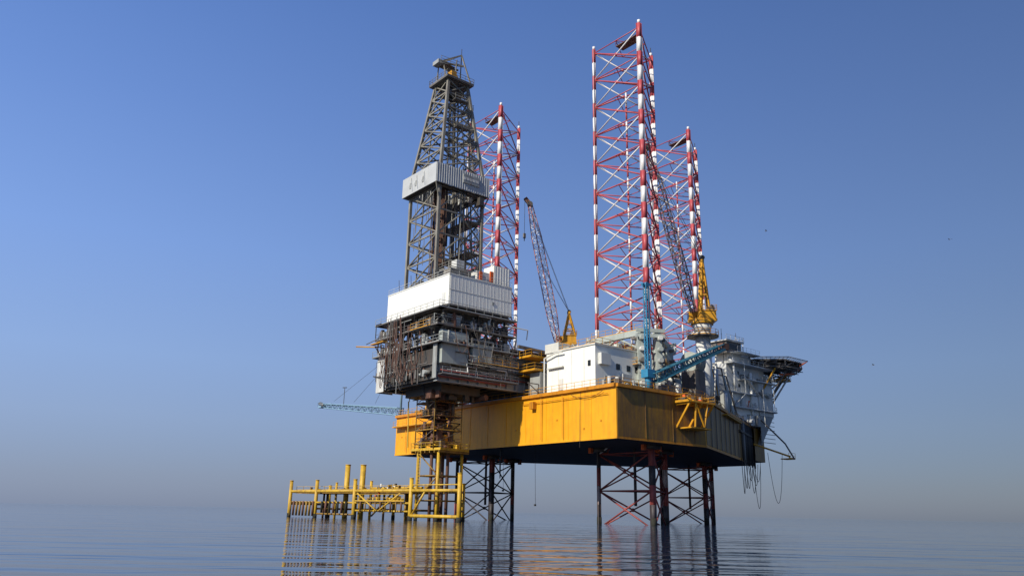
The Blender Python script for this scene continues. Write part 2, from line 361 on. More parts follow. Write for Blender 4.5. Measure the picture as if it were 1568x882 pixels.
# ------------------------------------------------------------ helideck
eh=rig('helideck'); hd=MB(); hx,hy,hr,hz=60.6,-9.8,8.6,35.4
oc=[(hx+hr*math.cos(math.pi/8+i*math.pi/4),hy+hr*math.sin(math.pi/8+i*math.pi/4)) for i in range(8)]
oo=[(hx+(hr+1.5)*math.cos(math.pi/8+i*math.pi/4),hy+(hr+1.5)*math.sin(math.pi/8+i*math.pi/4)) for i in range(8)]
hd.prism(oc,hz,hz+.35,mid,ggreen,dark)
for i in range(8):
    a,b=oc[i],oc[(i+1)%8];c,d=oo[i],oo[(i+1)%8]
    m=oran if i in(6,7) else mid
    hd.tube((*a,hz+.1),(*b,hz+.1),.16,m); hd.tube((*c,hz+.55),(*d,hz+.55),.09,m)
    for k in range(9):
        t=k/8; hd.tube((a[0]+(b[0]-a[0])*t,a[1]+(b[1]-a[1])*t,hz),(c[0]+(d[0]-c[0])*t,c[1]+(d[1]-c[1])*t,hz+.55),.05,m,4)
    for k in range(1,4):
        t=k/4; hd.tube((a[0]+(c[0]-a[0])*t,a[1]+(c[1]-a[1])*t,hz+.55*t),(b[0]+(d[0]-b[0])*t,b[1]+(d[1]-b[1])*t,hz+.55*t),.035,m,4)
    hd.tube((*a,hz-1.3),(*b,hz-1.3),.14,mid)
    hd.tube((*a,hz),(*a,hz-1.3),.14,mid); hd.tube((*a,hz-1.3),((a[0]+b[0])/2,(a[1]+b[1])/2,hz),.1,mid,5)
for k in range(-3,4):
    w=math.sqrt(max(0,hr**2-(k*2.3)**2))*.93
    hd.beam((hx+k*2.3,hy-w,hz-.3),(hx+k*2.3,hy+w,hz-.3),.2,.56,mid)
for k in range(-3,4):
    w=math.sqrt(hr**2-(k*2.3)**2)*.93
    hd.boom((hx-w,hy+k*2.3,hz-1.2),(hx+w,hy+k*2.3,hz-1.2),.9,.9,8,.09,.05,mid)
for a,b in(((57.5,-13.2,27),(66,-12.5,33.7)),((57.5,-6,27),(66,-7,33.7)),((57.5,-13.2,27),(59.5,-16.5,33.7)),((57.5,-9,30),(63,-10,33.7)),((54,-13.9,29),(56,-16,33.7)),((57.5,-13.2,31),(66,-13,33.7)),((55,-8,33),(55,-8,34.2)),((58,-4,33),(58,-4,34.2)),((57.4,-13.7,26),(63,-15.8,33.7)),((57.5,-1,29),(62,-3,33.7))):
    hd.tube(a,b,.2,R.choice([mid,grey,cry]),8)
hd.box(62,66,-13.6,-10.5,32.0,32.2,cry);hd.rail([(62,-13.6),(66,-13.6),(66,-10.5)],32.2,cry); hd.clutter(62.4,65.6,-13.3,-11,32.2,6,[oran,cry,mid],.9,.8)
hd.path([(57.5,-16,32.4),(64,-15.6,33.4),(69,-12,34.6)],.2,oran); hd.path([(57.5,-13,29),(62,-14,32)],.15,cry)
hd.box(67.5,69.4,-14.2,-11.5,34.9,36.3,oran)
hd.build('deck_and_supports',eh)
# ------------------------------------------------------------ cantilever & drill floor
ec=rig('drilling_cantilever'); c=MB()
for s_ in(-1,1):
    y=8.6*s_
    c.box(-30,14,y-.12,y+.12,21.7,27.3,grey)
    for z,m in((21.6,grey),(27.3,grey)): c.box(-30,14,y-.5,y+.5,z-.02,z+.14,m)
    for z in(23.0,24.3,25.6): c.box(-30,14,y-.12+s_*.15,y+.12+s_*.15,z,z+.12,mid)
    for i in range(22): x=-29.6+i*2; c.box(x,x+.07,min(y,y+s_*.42),max(y,y+s_*.42),21.75,27.3,grey)
    c.box(-29.9,-14,min(y+s_*.5,y+s_*1.7),max(y+s_*.5,y+s_*1.7),22.6,22.72,mid); c.rail([(-29.8,y+s_*1.65),(-14,y+s_*1.65)],22.72,grey)
    c.box(-29.9,-16,min(y+s_*.46,y+s_*.6),max(y+s_*.46,y+s_*.6),22.2,22.5,redl)
    for i,(r_,m) in enumerate(((.12,redl),(.09,mid),(.14,dark),(.08,white2),(.11,grey))):
        c.tube((-29.5+i,y+s_*(.6+.12*i),23.4+i*.55),(-6,y+s_*(.6+.12*i),23.4+i*.55),r_,m,6)
c.box(-30,-10,-8.4,8.4,22.0,22.2,dark)
for i in range(11): c.beam((-29.5+i*2,-8.4,21.9),(-29.5+i*2,8.4,21.9),.3,.5,dark)
c.box(-30.1,-29.9,-8,6,22,27,dark)
c.wall((-30.3,9.6),(-30.3,7.0),21.4,28.8,white2,out=-1); c.wall((-30.4,9.5),(-27,9.5),21.4,28.8,white2)
c.wall((-30.35,-9.3),(-30.35,-8.2),22,28,grey,out=-1)
c.box(-29.8,-24.6,-9.9,-8.75,24.5,29.5,ggreen); c.tube((-29.8,-9.3,29.5),(-24.6,-9.3,29.5),.55,ggreen,12)
c.box(-24,-20,-10.4,-8.9,25.2,28.3,ggreen)
for z,w,m in((27.6,10.6,grey),(30.6,10.0,mid),(33.4,10.3,grey)):
    c.box(-30.6,-14.5,-w,-w+1.4,z,z+.12,mid); c.box(-30.6,-14.5,w-1.4,w,z,z+.12,mid); c.box(-31.0,-29.6,-w,w,z,z+.12,mid)
    c.rail([(-14.5,-w+.05),(-30.9,-w+.05),(-30.9,w)],z+.12,m)
c.rail([(-23,-10.7),(-14.5,-10.7)],25.2,cry); c.rail([(-31.1,-8),(-31.1,-2)],30.7,cry)
c.box(-29.5,-13,-9,9,27.4,27.55,dark); c.box(-29.5,-15.5,-9.2,9.2,33.6,34.2,dark)
for s_ in(-1,1):
    for k,x in enumerate((-28.5,-25,-21.5,-18,-15.5)):
        c.beam((x,s_*8.2,27.4),(x,s_*8.2,34.2),.6,.6,mid)
        if k<4:
            c.tube((x,s_*8.2,27.6),(x+3.5,s_*8.2,33.8),.18,grey); c.tube((x+3.5,s_*8.2,27.6),(x,s_*8.2,33.8),.18,mid)
for y in(-5,0,5):
    c.beam((-28.5,y,27.4),(-28.5,y,34.2),.5,.5,mid); c.tube((-28.5,y-2.5,27.5),(-28.5,y+2.5,33.8),.15,grey)
c.clutter(-27,-16,-7.5,7.5,27.5,50,[mid,dark,rustm,grey,ggreen,dark],5.5,3)
c.clutter(-29.5,-15,-9.9,-8.9,27.7,34,[mid,dark,grey,grey,dark,rustm],2.2,1.2)
c.clutter(-29.5,-16,-9.7,-8.9,30.7,30,[mid,dark,grey,rustm,lgrey,ggreen],2.0,1.2)
c.clutter(-30.5,-29.8,-9,9,27.7,30,[mid,dark,grey,rustm,mid,lgrey],2.2,1.0)
c.clutter(-30.5,-29.8,-9,9,30.7,24,[mid,dark,grey,rustm,lgrey],2.0,1.0)
c.clutter(-30.6,-30.1,-7.5,7,22.6,22,[mid,dark,grey,rustm,dark],2.0,1.0)
for i in range(50):
    x=R.uniform(-30,-17);z=R.uniform(22.8,33.5);L=R.uniform(1.5,5);y=-R.uniform(9,10.6)
    c.path([(x,y,z),(x+L,y,z),(x+L,y+.3,z+R.uniform(-3,2))],R.uniform(.04,.11),R.choice([mid,dark,grey,lgrey,white2,mid]))
for i in range(40):
    y=R.uniform(-9,9);z=R.uniform(24,34);L=R.uniform(1,5);x=-R.uniform(29.8,31)
    c.path([(x,y,z),(x,min(y+L,9.8),z),(x,min(y+L,9.8),z-R.uniform(1,4))],R.uniform(.04,.10),R.choice([mid,dark,grey,rustm,white2]))
c.box(-27,-19,-6,5,20.4,21.8,dark); c.clutter(-28,-18,-7,7,19.6,24,[dark,rustm,mid],2,2)
for k in range(9): c.tube((-15.5,-8.4+k*.5,28.9+.18*(k%2)),(3.5,-8.4+k*.5,28.9+.18*(k%2)),.14,R.choice([rustm,mid,orange]),6)
for k in range(3): c.box(-13,6,-10.4,-9.0,24.2+k*1.7,24.3+k*1.7,[cry,mid,mid][k]); c.rail([(-13,-10.3),(6,-10.3)],24.3+k*1.7,[cry,mid,mid][k],h=.9)
c.clutter(-13,2,-10,-8.8,27.8,24,[rustm,orange,mid,dark,grey,dark],1.5,1.3)
c.box(-13,-4,-8,0,27.4,27.7,orange); c.beam((-14,-10,29.3),(-5,-10,29.0),.5,.5,mid)
c.box(-31.6,-30.8,6,10.5,30.0,30.15,cry); c.tube((-31,8.5,29.4),(-32.5,14.0,30.1),.12,cry); c.tube((-31,9,31),(-31,13,30.6),.08,mid)
c.build('cantilever_structure',ec)
hs=MB()
for i in range(36):
    y=R.choice([R.uniform(-5,7.5),R.uniform(-1,4)]);x=-31.1-R.random()*.5
    z1=R.uniform(29,34.0); z0=R.uniform(21.8,27)
    y2=y+R.uniform(-1.6,1.6)
    hs.path(sag((x,y,z1),(x+.2,y2,z0),R.uniform(0,.8),6),R.uniform(.035,.075),R.choice([hosem,rustm,hosem,black,mid,hosem]))
for i in range(14):
    y=R.uniform(-6,6); hs.path(sag((-31.3,y,R.uniform(24,30)),(-31.3,y+R.uniform(1,4),R.uniform(24,30)),R.uniform(2,5),12),.06,R.choice([hosem,black,rustm]))
for i in range(12):
    x=R.uniform(-29,-16); hs.path(sag((x,-10.8,R.uniform(26,33)),(x+R.uniform(1,3),-10.8,R.uniform(25,31)),R.uniform(1,3),10),.05,R.choice([hosem,black,mid]))
for i in range(5):
    hs.path(sag((-29+i,-3+i,22),(-22,-1+i*.3,14+i),2.0,12),.09,black)
hs.build('hanging_hoses',ec)
w=MB(); X0,X1,Y0,Y1,Z0,Z1=-28.9,-15.6,-9.9,9.7,34.3,39.4
w.wall((X0,Y1),(X0,Y0),Z0,Z1,white,out=-1,pitch=1.6,rib=.015); w.wall((X0+.1,Y0),(X1,Y0),Z0,Z1,white,pitch=.75,rib=.015)
w.wall((X1,Y0),(X1,Y1),Z0,Z1,white); w.wall((X0,Y1),(X1,Y1),Z0,Z1,white)
w.box(X0-.12,X0+.05,Y0-.1,Y1+.1,Z1-.02,Z1+.12,white2); w.box(X0+.06,X1,Y0-.12,Y0+.05,Z1-.02,Z1+.12,white2)
w.box(X0-.16,X0+.05,Y0-.12,Y1+.1,Z0-.22,Z0+.05,mid); w.box(X0+.06,X1,Y0-.16,Y0+.05,Z0-.22,Z0+.05,mid)
w.box(X0+.06,X1,Y0-.1,Y0-.05,Z0+2.5,Z0+2.58,white2)
w.box(X0-.14,X0-.05,-8.9,-8.0,Z0+.2,Z0+2.2,white2); w.box(-20,-19.5,Y0-.14,Y0-.03,Z0+1.4,Z0+1.9,grey); w.box(X0+.3,X1-.2,Y0+.3,Y1-.3,Z0+.05,Z0+.3,mid)
w.rail([(X0,Y1),(X0,Y0),(X1,Y0)],Z1+.1,white2,h=1,r=.03)
w.box(-19.4,-15.8,-9.4,-6.6,39.2,43.0,white); w.wall((-19.4,-9.48),(-15.8,-9.48),39.4,43.0,white,rib=.03)
w.box(-20.1,-19.5,-9.5,-9.2,39.9,41.8,oran); w.box(-22.5,-21.9,-9.6,-9.4,39.8,41.3,oran)
w.box(-22.8,-20.2,-9.3,-7.5,39.2,41.4,white2); w.clutter(-23,-16.5,-9,-5,39.6,18,[white2,oran,mid,grey,derr],2.4,1.2)
w.box(-28.3,-25.2,-9.2,-7.2,39.1,40.9,derr); w.box(-27,-25.4,-9,-7.4,40.9,42.6,white2); w.rail([(-28.5,-9.6),(-28.5,-6),(-23,-6)],40.9,derr); w.rail([(-28.5,-9.5),(-23,-9.5)],40.9,derr)
w.clutter(-28,-17,-8.5,8.5,39,40,[mid,dark,derr,rustm],3.0,1.5)
w.tube((-16,5,39),(-16,5,47),.1,derr,5); w.tube((-16,-4,39),(-16,-4,45),.1,derr,5)
for y in(-5,2,6): w.tube((X0,y,Z1),(X0-.2,y,Z1+2.3),.05,mid,4)
w.build('drill_floor_wind_walls',ec)
# ------------------------------------------------------------ derrick
ed=rig('drilling_derrick'); d=MB(); DX=-23.6
def cs(z):
    if z<61: return 4.75
    return 4.75+(2.2-4.75)*(z-61)/(80.5-61)
lv=[39.3,43.8,48.3,52.8,57.3,61.0,64.6,68.0,71.2,74.4,77.5,80.5]
for a,b in zip(lv[:-1],lv[1:]):
    A=[(DX+i*cs(a),j*cs(a),a) for i,j in((-1,-1),(1,-1),(1,1),(-1,1))]
    B=[(DX+i*cs(b),j*cs(b),b) for i,j in((-1,-1),(1,-1),(1,1),(-1,1))]
    for k in range(4):
        q_=(k+1)%4
        d.beam(A[k],B[k],.5,.5,derr); d.beam(B[k],B[q_],.22,.26,derr)
        mid_=[(B[k][i]+B[q_][i])/2 for i in range(3)]
        if k in(1,3) or a>60:
            d.tube(A[k],B[q_],.15,derr,5); d.tube(A[q_],B[k],.15,derr,5)
        else:
            mA=[(A[k][i]+A[q_][i])/2 for i in range(3)]
            d.tube(A[k],mid_,.15,derr,5);d.tube(A[q_],mid_,.15,derr,5); d.tube(mA,mid_,.1,derr,5)
        if a>60:
            mc=[(A[k][i]+B[k][i]+A[q_][i]+B[q_][i])/4 for i in range(3)]; d.tube([(A[k][i]+B[k][i])/2 for i in range(3)],mc,.07,derr,4)
d.box(DX-3.1,DX+3.1,-3.1,3.1,80.5,80.8,mid); d.rail([(DX-3.1,-3.1),(DX+3.1,-3.1),(DX+3.1,3.1),(DX-3.1,3.1),(DX-3.1,-3.1)],80.8,derr,sp=1)
d.box(DX-2.0,DX+2.0,-2.0,2.0,78.6,78.75,mid); d.clutter(DX-2,DX+2,-2,2,80.8,10,[mid,derr,dark,cry],1.4,.9)
d.tube((DX,-1.0,82),(DX,1.0,82),1.0,cry,14); d.box(DX-1.8,DX-.6,-2.6,-1.4,80.8,82.4,cry)
ap=(DX+1.4,-1.0,87.6)
for p in((DX+3,-2.4,80.8),(DX+3,1.6,80.8)): d.beam(p,ap,.22,.22,derr)
d.beam((DX-.8,-2.2,80.8),(DX+.2,-1.2,86.0),.18,.18,derr); d.beam((DX-1.0,2.0,80.8),(DX+.2,.6,86.0),.18,.18,derr)
for s_ in(-1,1):
    d.beam((DX-3.2,s_*.8+.2,84.6),ap,.2,.22,derr); d.beam((DX-3.4,s_*.9,84.2),(DX+1.6,s_*.9-.6,85.0),.25,.35,derr); d.beam((DX-2.4,s_*1.6,80.8),(DX-2.6,s_*.9,84.2),.18,.18,derr)
d.rail([(DX-3.4,-1.1),(DX+.6,-1.5)],84.5,derr); d.box(DX-3.2,DX,-1.0,1.0,84.3,84.4,mid)
d.box(DX-3.9,DX-2.8,-1.0,1.0,84.0,84.8,grey)
d.tube(ap,(ap[0],ap[1],89),.06,dark,4)
for i in range(34):
    x=DX-3.9+R.random()*2.2; y=-4+R.random()*3.4; d.tube((x,y,39.3),(x+R.uniform(-.1,.1),y,59.5),.09,R.choice([rustm,rustm,hosem]),5)
for i in range(16):
    x=DX+1.2+R.random()*2.4; y=-4+R.random()*4.5; d.tube((x,y,39.3),(x,y,59),.09,R.choice([mid,grey,dark,derr]),5)
for x,y in((DX-.8,1.5),(DX+.8,1.5),(DX+3.6,-4.2),(DX+4.2,2),(DX-4.2,2.5)): d.beam((x,y,39.3),(x*.6+DX*.4,y*.6,80),.2,.2,derr)
d.tube((DX,0,66),(DX,0,80.5),.2,dark,6); d.box(DX-.8,DX+.8,-.6,.6,52.5,56.2,mid); d.tube((DX,0,48),(DX,0,52.5),.5,dark,8)
for k in range(6): d.tube((DX-.5+k*.2,0,56),(DX-.5+k*.2,0,80),.03,dark,4)
for zz in(46,52): d.box(DX+1.5,DX+4.6,-4.6,4.6,zz,zz+.12,mid); d.rail([(DX+4.6,-4.6),(DX+1.5,-4.6)],zz+.12,derr)
for zz in(70,76): d.box(DX+cs(zz),DX+cs(zz)+1.2,-2,2,zz,zz+.1,mid); d.rail([(DX+cs(zz)+1.2,-2),(DX+cs(zz)+1.2,2)],zz+.1,derr); d.box(DX-1.5,DX+1.5,-cs(zz)-1,-cs(zz),zz,zz+.1,mid); d.rail([(DX-1.5,-cs(zz)-1),(DX+1.5,-cs(zz)-1)],zz+.1,derr)
d.boom((DX+5.2,-3,40),(DX+5.0,-3,60),.7,.7,26,.04,.03,derr); d.boom((DX+4.9,-2,61),(DX+2.6,-1.2,80),.7,.7,24,.05,.03,derr)
for i in range(14):
    a_=R.uniform(40,52); yy=R.uniform(-4,4); d.path([(DX-4.9,yy,a_),(DX-4.9,yy+R.uniform(-.5,.5),a_+R.uniform(2,6))],.06,mid)
d.path(sag((DX-1,-4.9,74),(DX+3,-5,41),0,8),.09,black); d.path(sag((DX,-5,62),(DX+1.5,-5,41),2.0,14),.12,black)
d.build('lattice_mast',ed)
mw=MB(); a0,a1,b0,b1=DX-6.1,DX+5.6,-5.6,5.6
mw.wall((a0,b1),(a0,b0),57.3,61.0,lgrey,out=-1,pitch=2.2,rib=.04); mw.wall((a0+.1,b0),(a1,b0),57.3,61.0,lgrey,pitch=.5,rib=.05)
mw.wall((a1,b0),(a1,b1),57.3,61,lgrey); mw.wall((a0,b1),(a1,b1),57.3,61,lgrey)
mw.box(a0+1.5,a1-.2,b0+.2,b0+1.9,57.2,57.35,dark); mw.box(a0+.1,a0+1.6,b0+.2,b1-.2,57.4,57.5,dark); mw.box(a1-1.8,a1-.1,b0+2,b1-.2,57.4,57.5,dark)
for k in range(8): mw.beam((a0+2,b0+2+k*.5,57.9),(a0+6,b0+2+k*.5,57.9),.12,.15,mid)
for y in(-1.6,.8,2.6): mw.box(a0-.14,a0-.05,y,y+.5,58.4,59.5,grey); mw.tube((a0-.1,y,60.5),(a0-.9,y-.6,58.2),.06,white2,5)
mw.box(DX-.4,DX+3.2,b0-.25,b0-.12,58.6,60.3,grey)
for k in range(5): mw.box(DX-.3+k*.7,DX+.2+k*.7,b0-.28,b0-.24,59.2,59.7,white2)
mw.path([(a0,b0,57.3),(DX-4.7,-4.7,54.5)],.15,derr);mw.path([(a1,b0,57.3),(DX+4.7,-4.7,54.5)],.15,derr)
mw.clutter(DX-1,DX+5,-6.2,-4.8,55.2,8,[mid,dark,derr],1.6,1)
mw.build('monkeyboard_wind_wall',ed)
# ------------------------------------------------------------ cranes
def crane(x,y,zp,tip,foot,gz,bm,pr=1.45,sc=1.0,nar=1.0):
    e=rig('deck_crane'); m=MB()
    m.tube((x,y,ZD-.2),(x,y,zp-2.2),pr,white2,20); m.tube((x,y,zp-2.2),(x,y,zp-.6),pr,white2,20,pr*1.35); m.tube((x,y,zp-.6),(x,y,zp),pr*1.5,cry,20)
    m.tube((x,y,zp-3.1),(x,y,zp-2.95),pr*2.1,mid,16)
    ring=[(x+pr*2.1*math.cos(k*.3927),y+pr*2.1*math.sin(k*.3927)) for k in range(17)]; m.rail(ring,zp-2.95,cry)
    tx,ty=tip[0]-x,tip[1]-y; L=math.hypot(tx,ty); f=Vector((tx/L,ty/L)); s_=Vector((-f.y,f.x))
    def P(a,b,z): return (x+f.x*a+s_.x*b,y+f.y*a+s_.y*b,z)
    def pb(a0,a1,b0,b1,z0,z1,mt): m.prism([P(a0,b0,0)[:2],P(a1,b0,0)[:2],P(a1,b1,0)[:2],P(a0,b1,0)[:2]],z0,z1,mt)
    pb(-2.6*sc,1.6*sc,-1.5*sc,1.5*sc,zp,zp+.5,cry); pb(-2.5*sc,.6,-1.3*sc,1.3*sc,zp+.5,zp+2.1*sc,cry)
    pb(.2,2.1*sc,-2.7*sc,-1.5*sc,zp+.3,zp+2.5*sc,cry); pb(2.08*sc,2.16*sc,-2.6*sc,-1.6*sc,zp+1.1,zp+2.3*sc,glass); pb(.5,1.9*sc,-2.77*sc,-2.68*sc,zp+1.2,zp+2.2*sc,glass)
    g=-.9*nar
    for b in(-1.1*nar,1.1*nar):
        m.beam(P(.6*nar,b,zp+.5),P(g,b*.7,gz),.4,.5,cry); m.beam(P(-2.4*nar,b,zp+2),P(g,b*.7,gz),.28,.3,cry)
        for t in(.35,.6,.8):
            za=zp+1.5+(gz-zp-1.5)*t; m.beam(P(.6*nar+(g-.6*nar)*t,b*(1-.3*t),za),P(-2.4*nar+(g+2.4*nar)*t,b*(1-.3*t),za),.18,.22,cry)
    for t in(.4,.7): m.beam(P(.6*nar+(g-.6*nar)*t,-1.1*nar*(1-.3*t),zp+(gz-zp)*t),P(.6*nar+(g-.6*nar)*t,1.1*nar*(1-.3*t),zp+(gz-zp)*t),.2,.25,cry)
    m.beam(P(g,-1.1*nar,gz),P(g,1.1*nar,gz),.5,.5,cry); m.tube(P(g,-.7,gz+.3),P(g,.7,gz+.3),.45,dark,12)
    m.tube(P(-1.8,-1,zp+2.7),P(-1.8,1,zp+2.7),.6,mid,12)
    m.rail([P(-2.6,-1.5,0)[:2],P(-2.6,1.5,0)[:2],P(.6,1.5,0)[:2]],zp+2.1*sc,cry)
    m.build('pedestal_and_cab',e)
    b=MB(); ft=(foot[0],foot[1],foot[2]); b.boom(ft,tip,.9,.7,24,.12,.065,bm,wht if bm==boomm else bm,wmid=1.7)
    T=Vector(tip); F=Vector(ft); dd=(T-F).normalized()
    b.beam(T,T+dd*1.6+Vector((f.x,f.y,0))*.9,.9,.9,rustm if bm==boomm else dark); b.tube(T+Vector((s_.x,s_.y,0))*-.5,T+Vector((s_.x,s_.y,0))*.5,.7,dark,10)
    G=Vector(P(g,0,gz+.4))
    for o in(-.5,.5):
        so=Vector((s_.x*o,s_.y*o,0)); b.tube(G+so,F.lerp(T,.93)+so,.045,dark,4); b.tube(G+so*.4,F.lerp(T,.55)+so,.035,dark,4)
    H=T+dd*1.4+Vector((f.x,f.y,0))*1.0; b.tube(H,H-Vector((0,0,9)),.05,dark,4); b.box(H.x-.3,H.x+.3,H.y-.2,H.y+.2,H.z-10.2,H.z-9,mid)
    b.tube(H-Vector((0,0,10.2)),H-Vector((0,0,10.9)),.12,dark,6)
    b.build('lattice_boom_and_hook',e)
crane(24,18.5,39.4,(17.3,24,74.5),(22.6,19.7,40.2),47.0,boomm)
crane(23.5,-21,38.0,(15.6,-15.2,75),(22.3,-20,40.0),50.8,boomg,sc=1.0,nar=.62)
# ------------------------------------------------------------ blue service crane
eb=rig('blue_service_crane'); b=MB()
b.tube((-4,-30.6,ZD),(-4,-30.6,24),.55,blue,14); b.boom((-4,-30.6,24),(-4.0,-30.6,38),.62,.55,14,.09,.05,blue); b.tube((-4,-30.6,24),(-4,-30.6,38),.16,blue,8)
b.beam((-4.9,-30.6,38),(-2.8,-30.6,38.3),.35,.35,blue); b.tube((-4,-31.0,38.1),(-4,-30.2,38.1),.4,blue,10)
b.boom((-3.3,-31.2,22.6),(15,-31.4,30.2),1.5,1.0,14,.15,.08,blued,blued)
for s_ in(-.6,.6): b.beam((-3.3,-31.3+s_,22.0),(15,-31.4+s_,29.8),.1,.3,blued)
b.tube((-4,-30.6,38),(13,-31.4,29.9),.04,dark,4)
b.box(14.4,16.2,-32,-30.8,29.8,30.9,rustm); b.tube((15.2,-31.4,29.8),(15.2,-31.4,27),.05,dark,4)
b.tube((13.2,-30.5,ZD),(13.2,-31.3,29.0),.15,white2,6); b.box(-4.9,-3.1,-31.3,-29.9,22.6,23.9,blue)
b.build('mast_and_boom',eb)
# ------------------------------------------------------------ burner boom port
ef=rig('flare_burner_boom'); b=MB()
b.boom((-12,31.2,21.6),(-12,67,26.0),1.6,1.0,24,.12,.06,tblue)
b.tube((-12,31.2,22.2),(-12,68,26.6),.13,tblue,6); b.tube((-11.6,31.2,22.2),(-11.6,68,26.5),.12,mid,6)
b.box(-13.3,-10.6,66.2,68.0,25.5,25.7,tblue); b.rail([(-13.3,66.2),(-13.3,68),(-10.6,68),(-10.6,66.2)],25.7,tblue)
b.tube((-12,67,26),(-12,69.5,26.8),.5,mid,10); b.tube((-12,57,25.5),(-12,57,29.5),.08,dark,5); b.tube((-12,56,29.4),(-12,58,29.6),.1,dark,5)
b.tube((-12,31.0,ZD),(-12,31.0,36),.25,tblue,8)
for t in(42,52,62): b.tube((-12,31,36),(-12,t,23+(t-31)*.12),.03,dark,4)
b.build('lattice_boom',ef)
# ------------------------------------------------------------ hanging lines below hull
en=rig('hanging_mooring_hoses'); b=MB()
for i in range(7):
    t=.60+i*.05; a=side(t,ZB+.2,.5); c2=side(t+.05+.02*i,ZB+.2,.6); b.path(sag(a,c2,R.uniform(3,9.0),16),.06,black)
b.path(sag((53,-14.5,15),(57.0,-15.5,15),10.5,20),.05,black); b.path(sag((45,-16,12.6),(50,-14.5,13),9.5,20),.05,black)
for i in range(5):
    b.path(sag((-11+i*.6,7+i*.8-9,ZB),(-10+i*.6,8.2+i*.8-9,ZB),R.uniform(2,5.5),14),.07,black)
for x,y,z in((-9,-9,3),(-8,1,5.5),(20,-12,6)): b.tube((x,y,ZB),(x+.2,y,z),.03,black,4); b.box(x-.05,x+.3,y-.1,y+.1,z-.3,z,dark)
b.tube((-12.7,-24,ZD),(-12.7,-23.8,ZB-1),.03,dark,4)
b.build('hose_loops',en)
# ------------------------------------------------------------ conductors below cantilever
e2=rig('well_conductor_stack'); b=MB()
for x,y,r_ in((-23,0,.4),(-21.3,1,.3),(-24.8,-.8,.28),(-22.2,-1.8,.28)): b.tube((x,y,-2),(x,y,21.8),r_,rustm,12)
for z in(13.5,15.6,18,20): b.tube((-23,0,z),(-23,0,z+.8),.9,rustm,12); b.box(-24.5,-21.2,-1.4,1.2,z+.9,z+1.1,rustm)
for z in(12.4,14.7,17,19.3):
    sq=[(-25.8,-2.6),(-20.2,-2.6),(-20.2,3.0),(-25.8,3.0),(-25.8,-2.6)]
    for a_,b_ in zip(sq[:-1],sq[1:]): b.tube((*a_,z),(*b_,z),.07,rustm if z>15 else pyd,5); b.tube((*a_,z),(*b_,z+2.3),.05,mid,4)
    b.rail(sq,z,R.choice([pyd,rustm]),h=1,r=.03)
    b.box(-25.7,-24.6,-2.5,2.8,z,z+.08,rustm)
for p in((-25.8,-2.6),(-20.2,-2.6),(-20.2,3.0),(-25.8,3.0)): b.tube((*p,11.4),(*p,22),.1,pyd,6)
b.clutter(-25,-21,-2,2,13,24,[rustm,mid,orange,dark],3.5,1.2);b.clutter(-25,-21,-2,2,17,20,[rustm,mid,dark,dark],3.5,1.2)
b.path([(-26,5,12),(-26,5.5,20)],.12,py);
b.build('riser_and_scaffold',e2)
# ------------------------------------------------------------ wellhead platform
ep=empty('wellhead_platform',(-7.5,125,0),math.atan2(.67,-.74)); p=MB()
S=[0,11.3,26.3,37.8,46.3]; SF=[8.2,15,26.3,37.8,46.3]; D=9
for i in range(5):
    for dd,s_ in((0,S[i]),(D,SF[i])):
        top=6.6 if dd==0 else 6.0
        if i==0 and dd==0: top=7.2
        r_=.33 if dd==0 else .28
        p.tube((s_,-dd,-2),(s_,-dd,top),r_,py,14); p.tube((s_,-dd,-.5),(s_,-dd,.7),r_+.05,growth,14); p.tube((s_,-dd,top),(s_,-dd,top+.15),r_+.04,py,14)
    for z in(4.6,1.6 if i<4 else 2.4): p.tube((S[i],0,z),(SF[i],-D,z),.18,py if z>3 else pyd,10)
for k in range(4):
    p.tube((S[k],0,4.7),(S[k+1],0,4.7),.25,py,12); p.tube((SF[k],-D,4.7),(SF[k+1],-D,4.7),.22,pyd,12)
    if k==0: p.tube((S[0],0,.75),(S[1],0,.75),.28,py,12)
    else: p.tube((S[k],0,2.7),(S[k+1],0,2.7),.17,py,10)
p.tube((0,0,5.6),(11.3,0,5.6),.1,py,8)
p.tube((7.8,0,4.7),(10.9,0,.9),.17,py,8)
p.box(12,46,-8.2,-1.0,4.35,4.5,pyd); p.rail([(12,-1.05),(46,-1.05)],4.5,py,sp=2.2,r=.04);p.rail([(46,-8.1),(12,-8.1)],4.5,pyd,sp=2.5)
p.box(12.5,25.5,-.9,.5,2.9,3.0,pyd); p.rail([(12.5,.45),(25.5,.45)],3.0,py,sp=2)
for k in range(9):
    s_=13.2+k*1.35; p.tube((s_,.35,1.2),(s_,.35,3.0),.11 if k%2 else .16,pyd if k%2 else rustm,8)
for k in range(8): p.tube((37.9+k*1.05,.5,.3),(37.9+k*1.05,.5,2.9),.2,pyd if k%3 else rustm,8)
for k in range(7): p.tube((28+k*1.2,.45,.9),(28+k*1.2,.45,2.9),.2,rustm if k%2 else growth,8)
for s_,dd in((16,3),(19.5,6.5),(23,4),(31,4),(34,6),(41,4),(43.5,6.5)):
    p.tube((s_,-dd,-1),(s_,-dd,4.4),.2,R.choice([pyd,rustm,pyd,growth]),8)
p.tube((13.5,.4,4.3),(19,.4,1.4),.14,py,6); p.tube((25,.4,4.3),(19.5,.4,1.4),.14,py,6); p.tube((21,-4,4.4),(26.3,-4,.5),.15,pyd,6)
p.tube((26.3,-0.2,.7),(37.8,-.2,.7),.16,pyd,8); p.tube((12,-.2,1.4),(26,-.2,1.4),.16,py,8)
for s_,dd,z,r_ in((28.2,3,9.3,.5),(38.2,7,9.8,.5),(30,6.5,6.6,.25),(34.5,2,6.2,.22)):
    p.tube((s_,-dd,-1),(s_,-dd,z),r_,py,16); p.tube((s_,-dd,z),(s_,-dd,z+.12),r_*1.12,py,16)
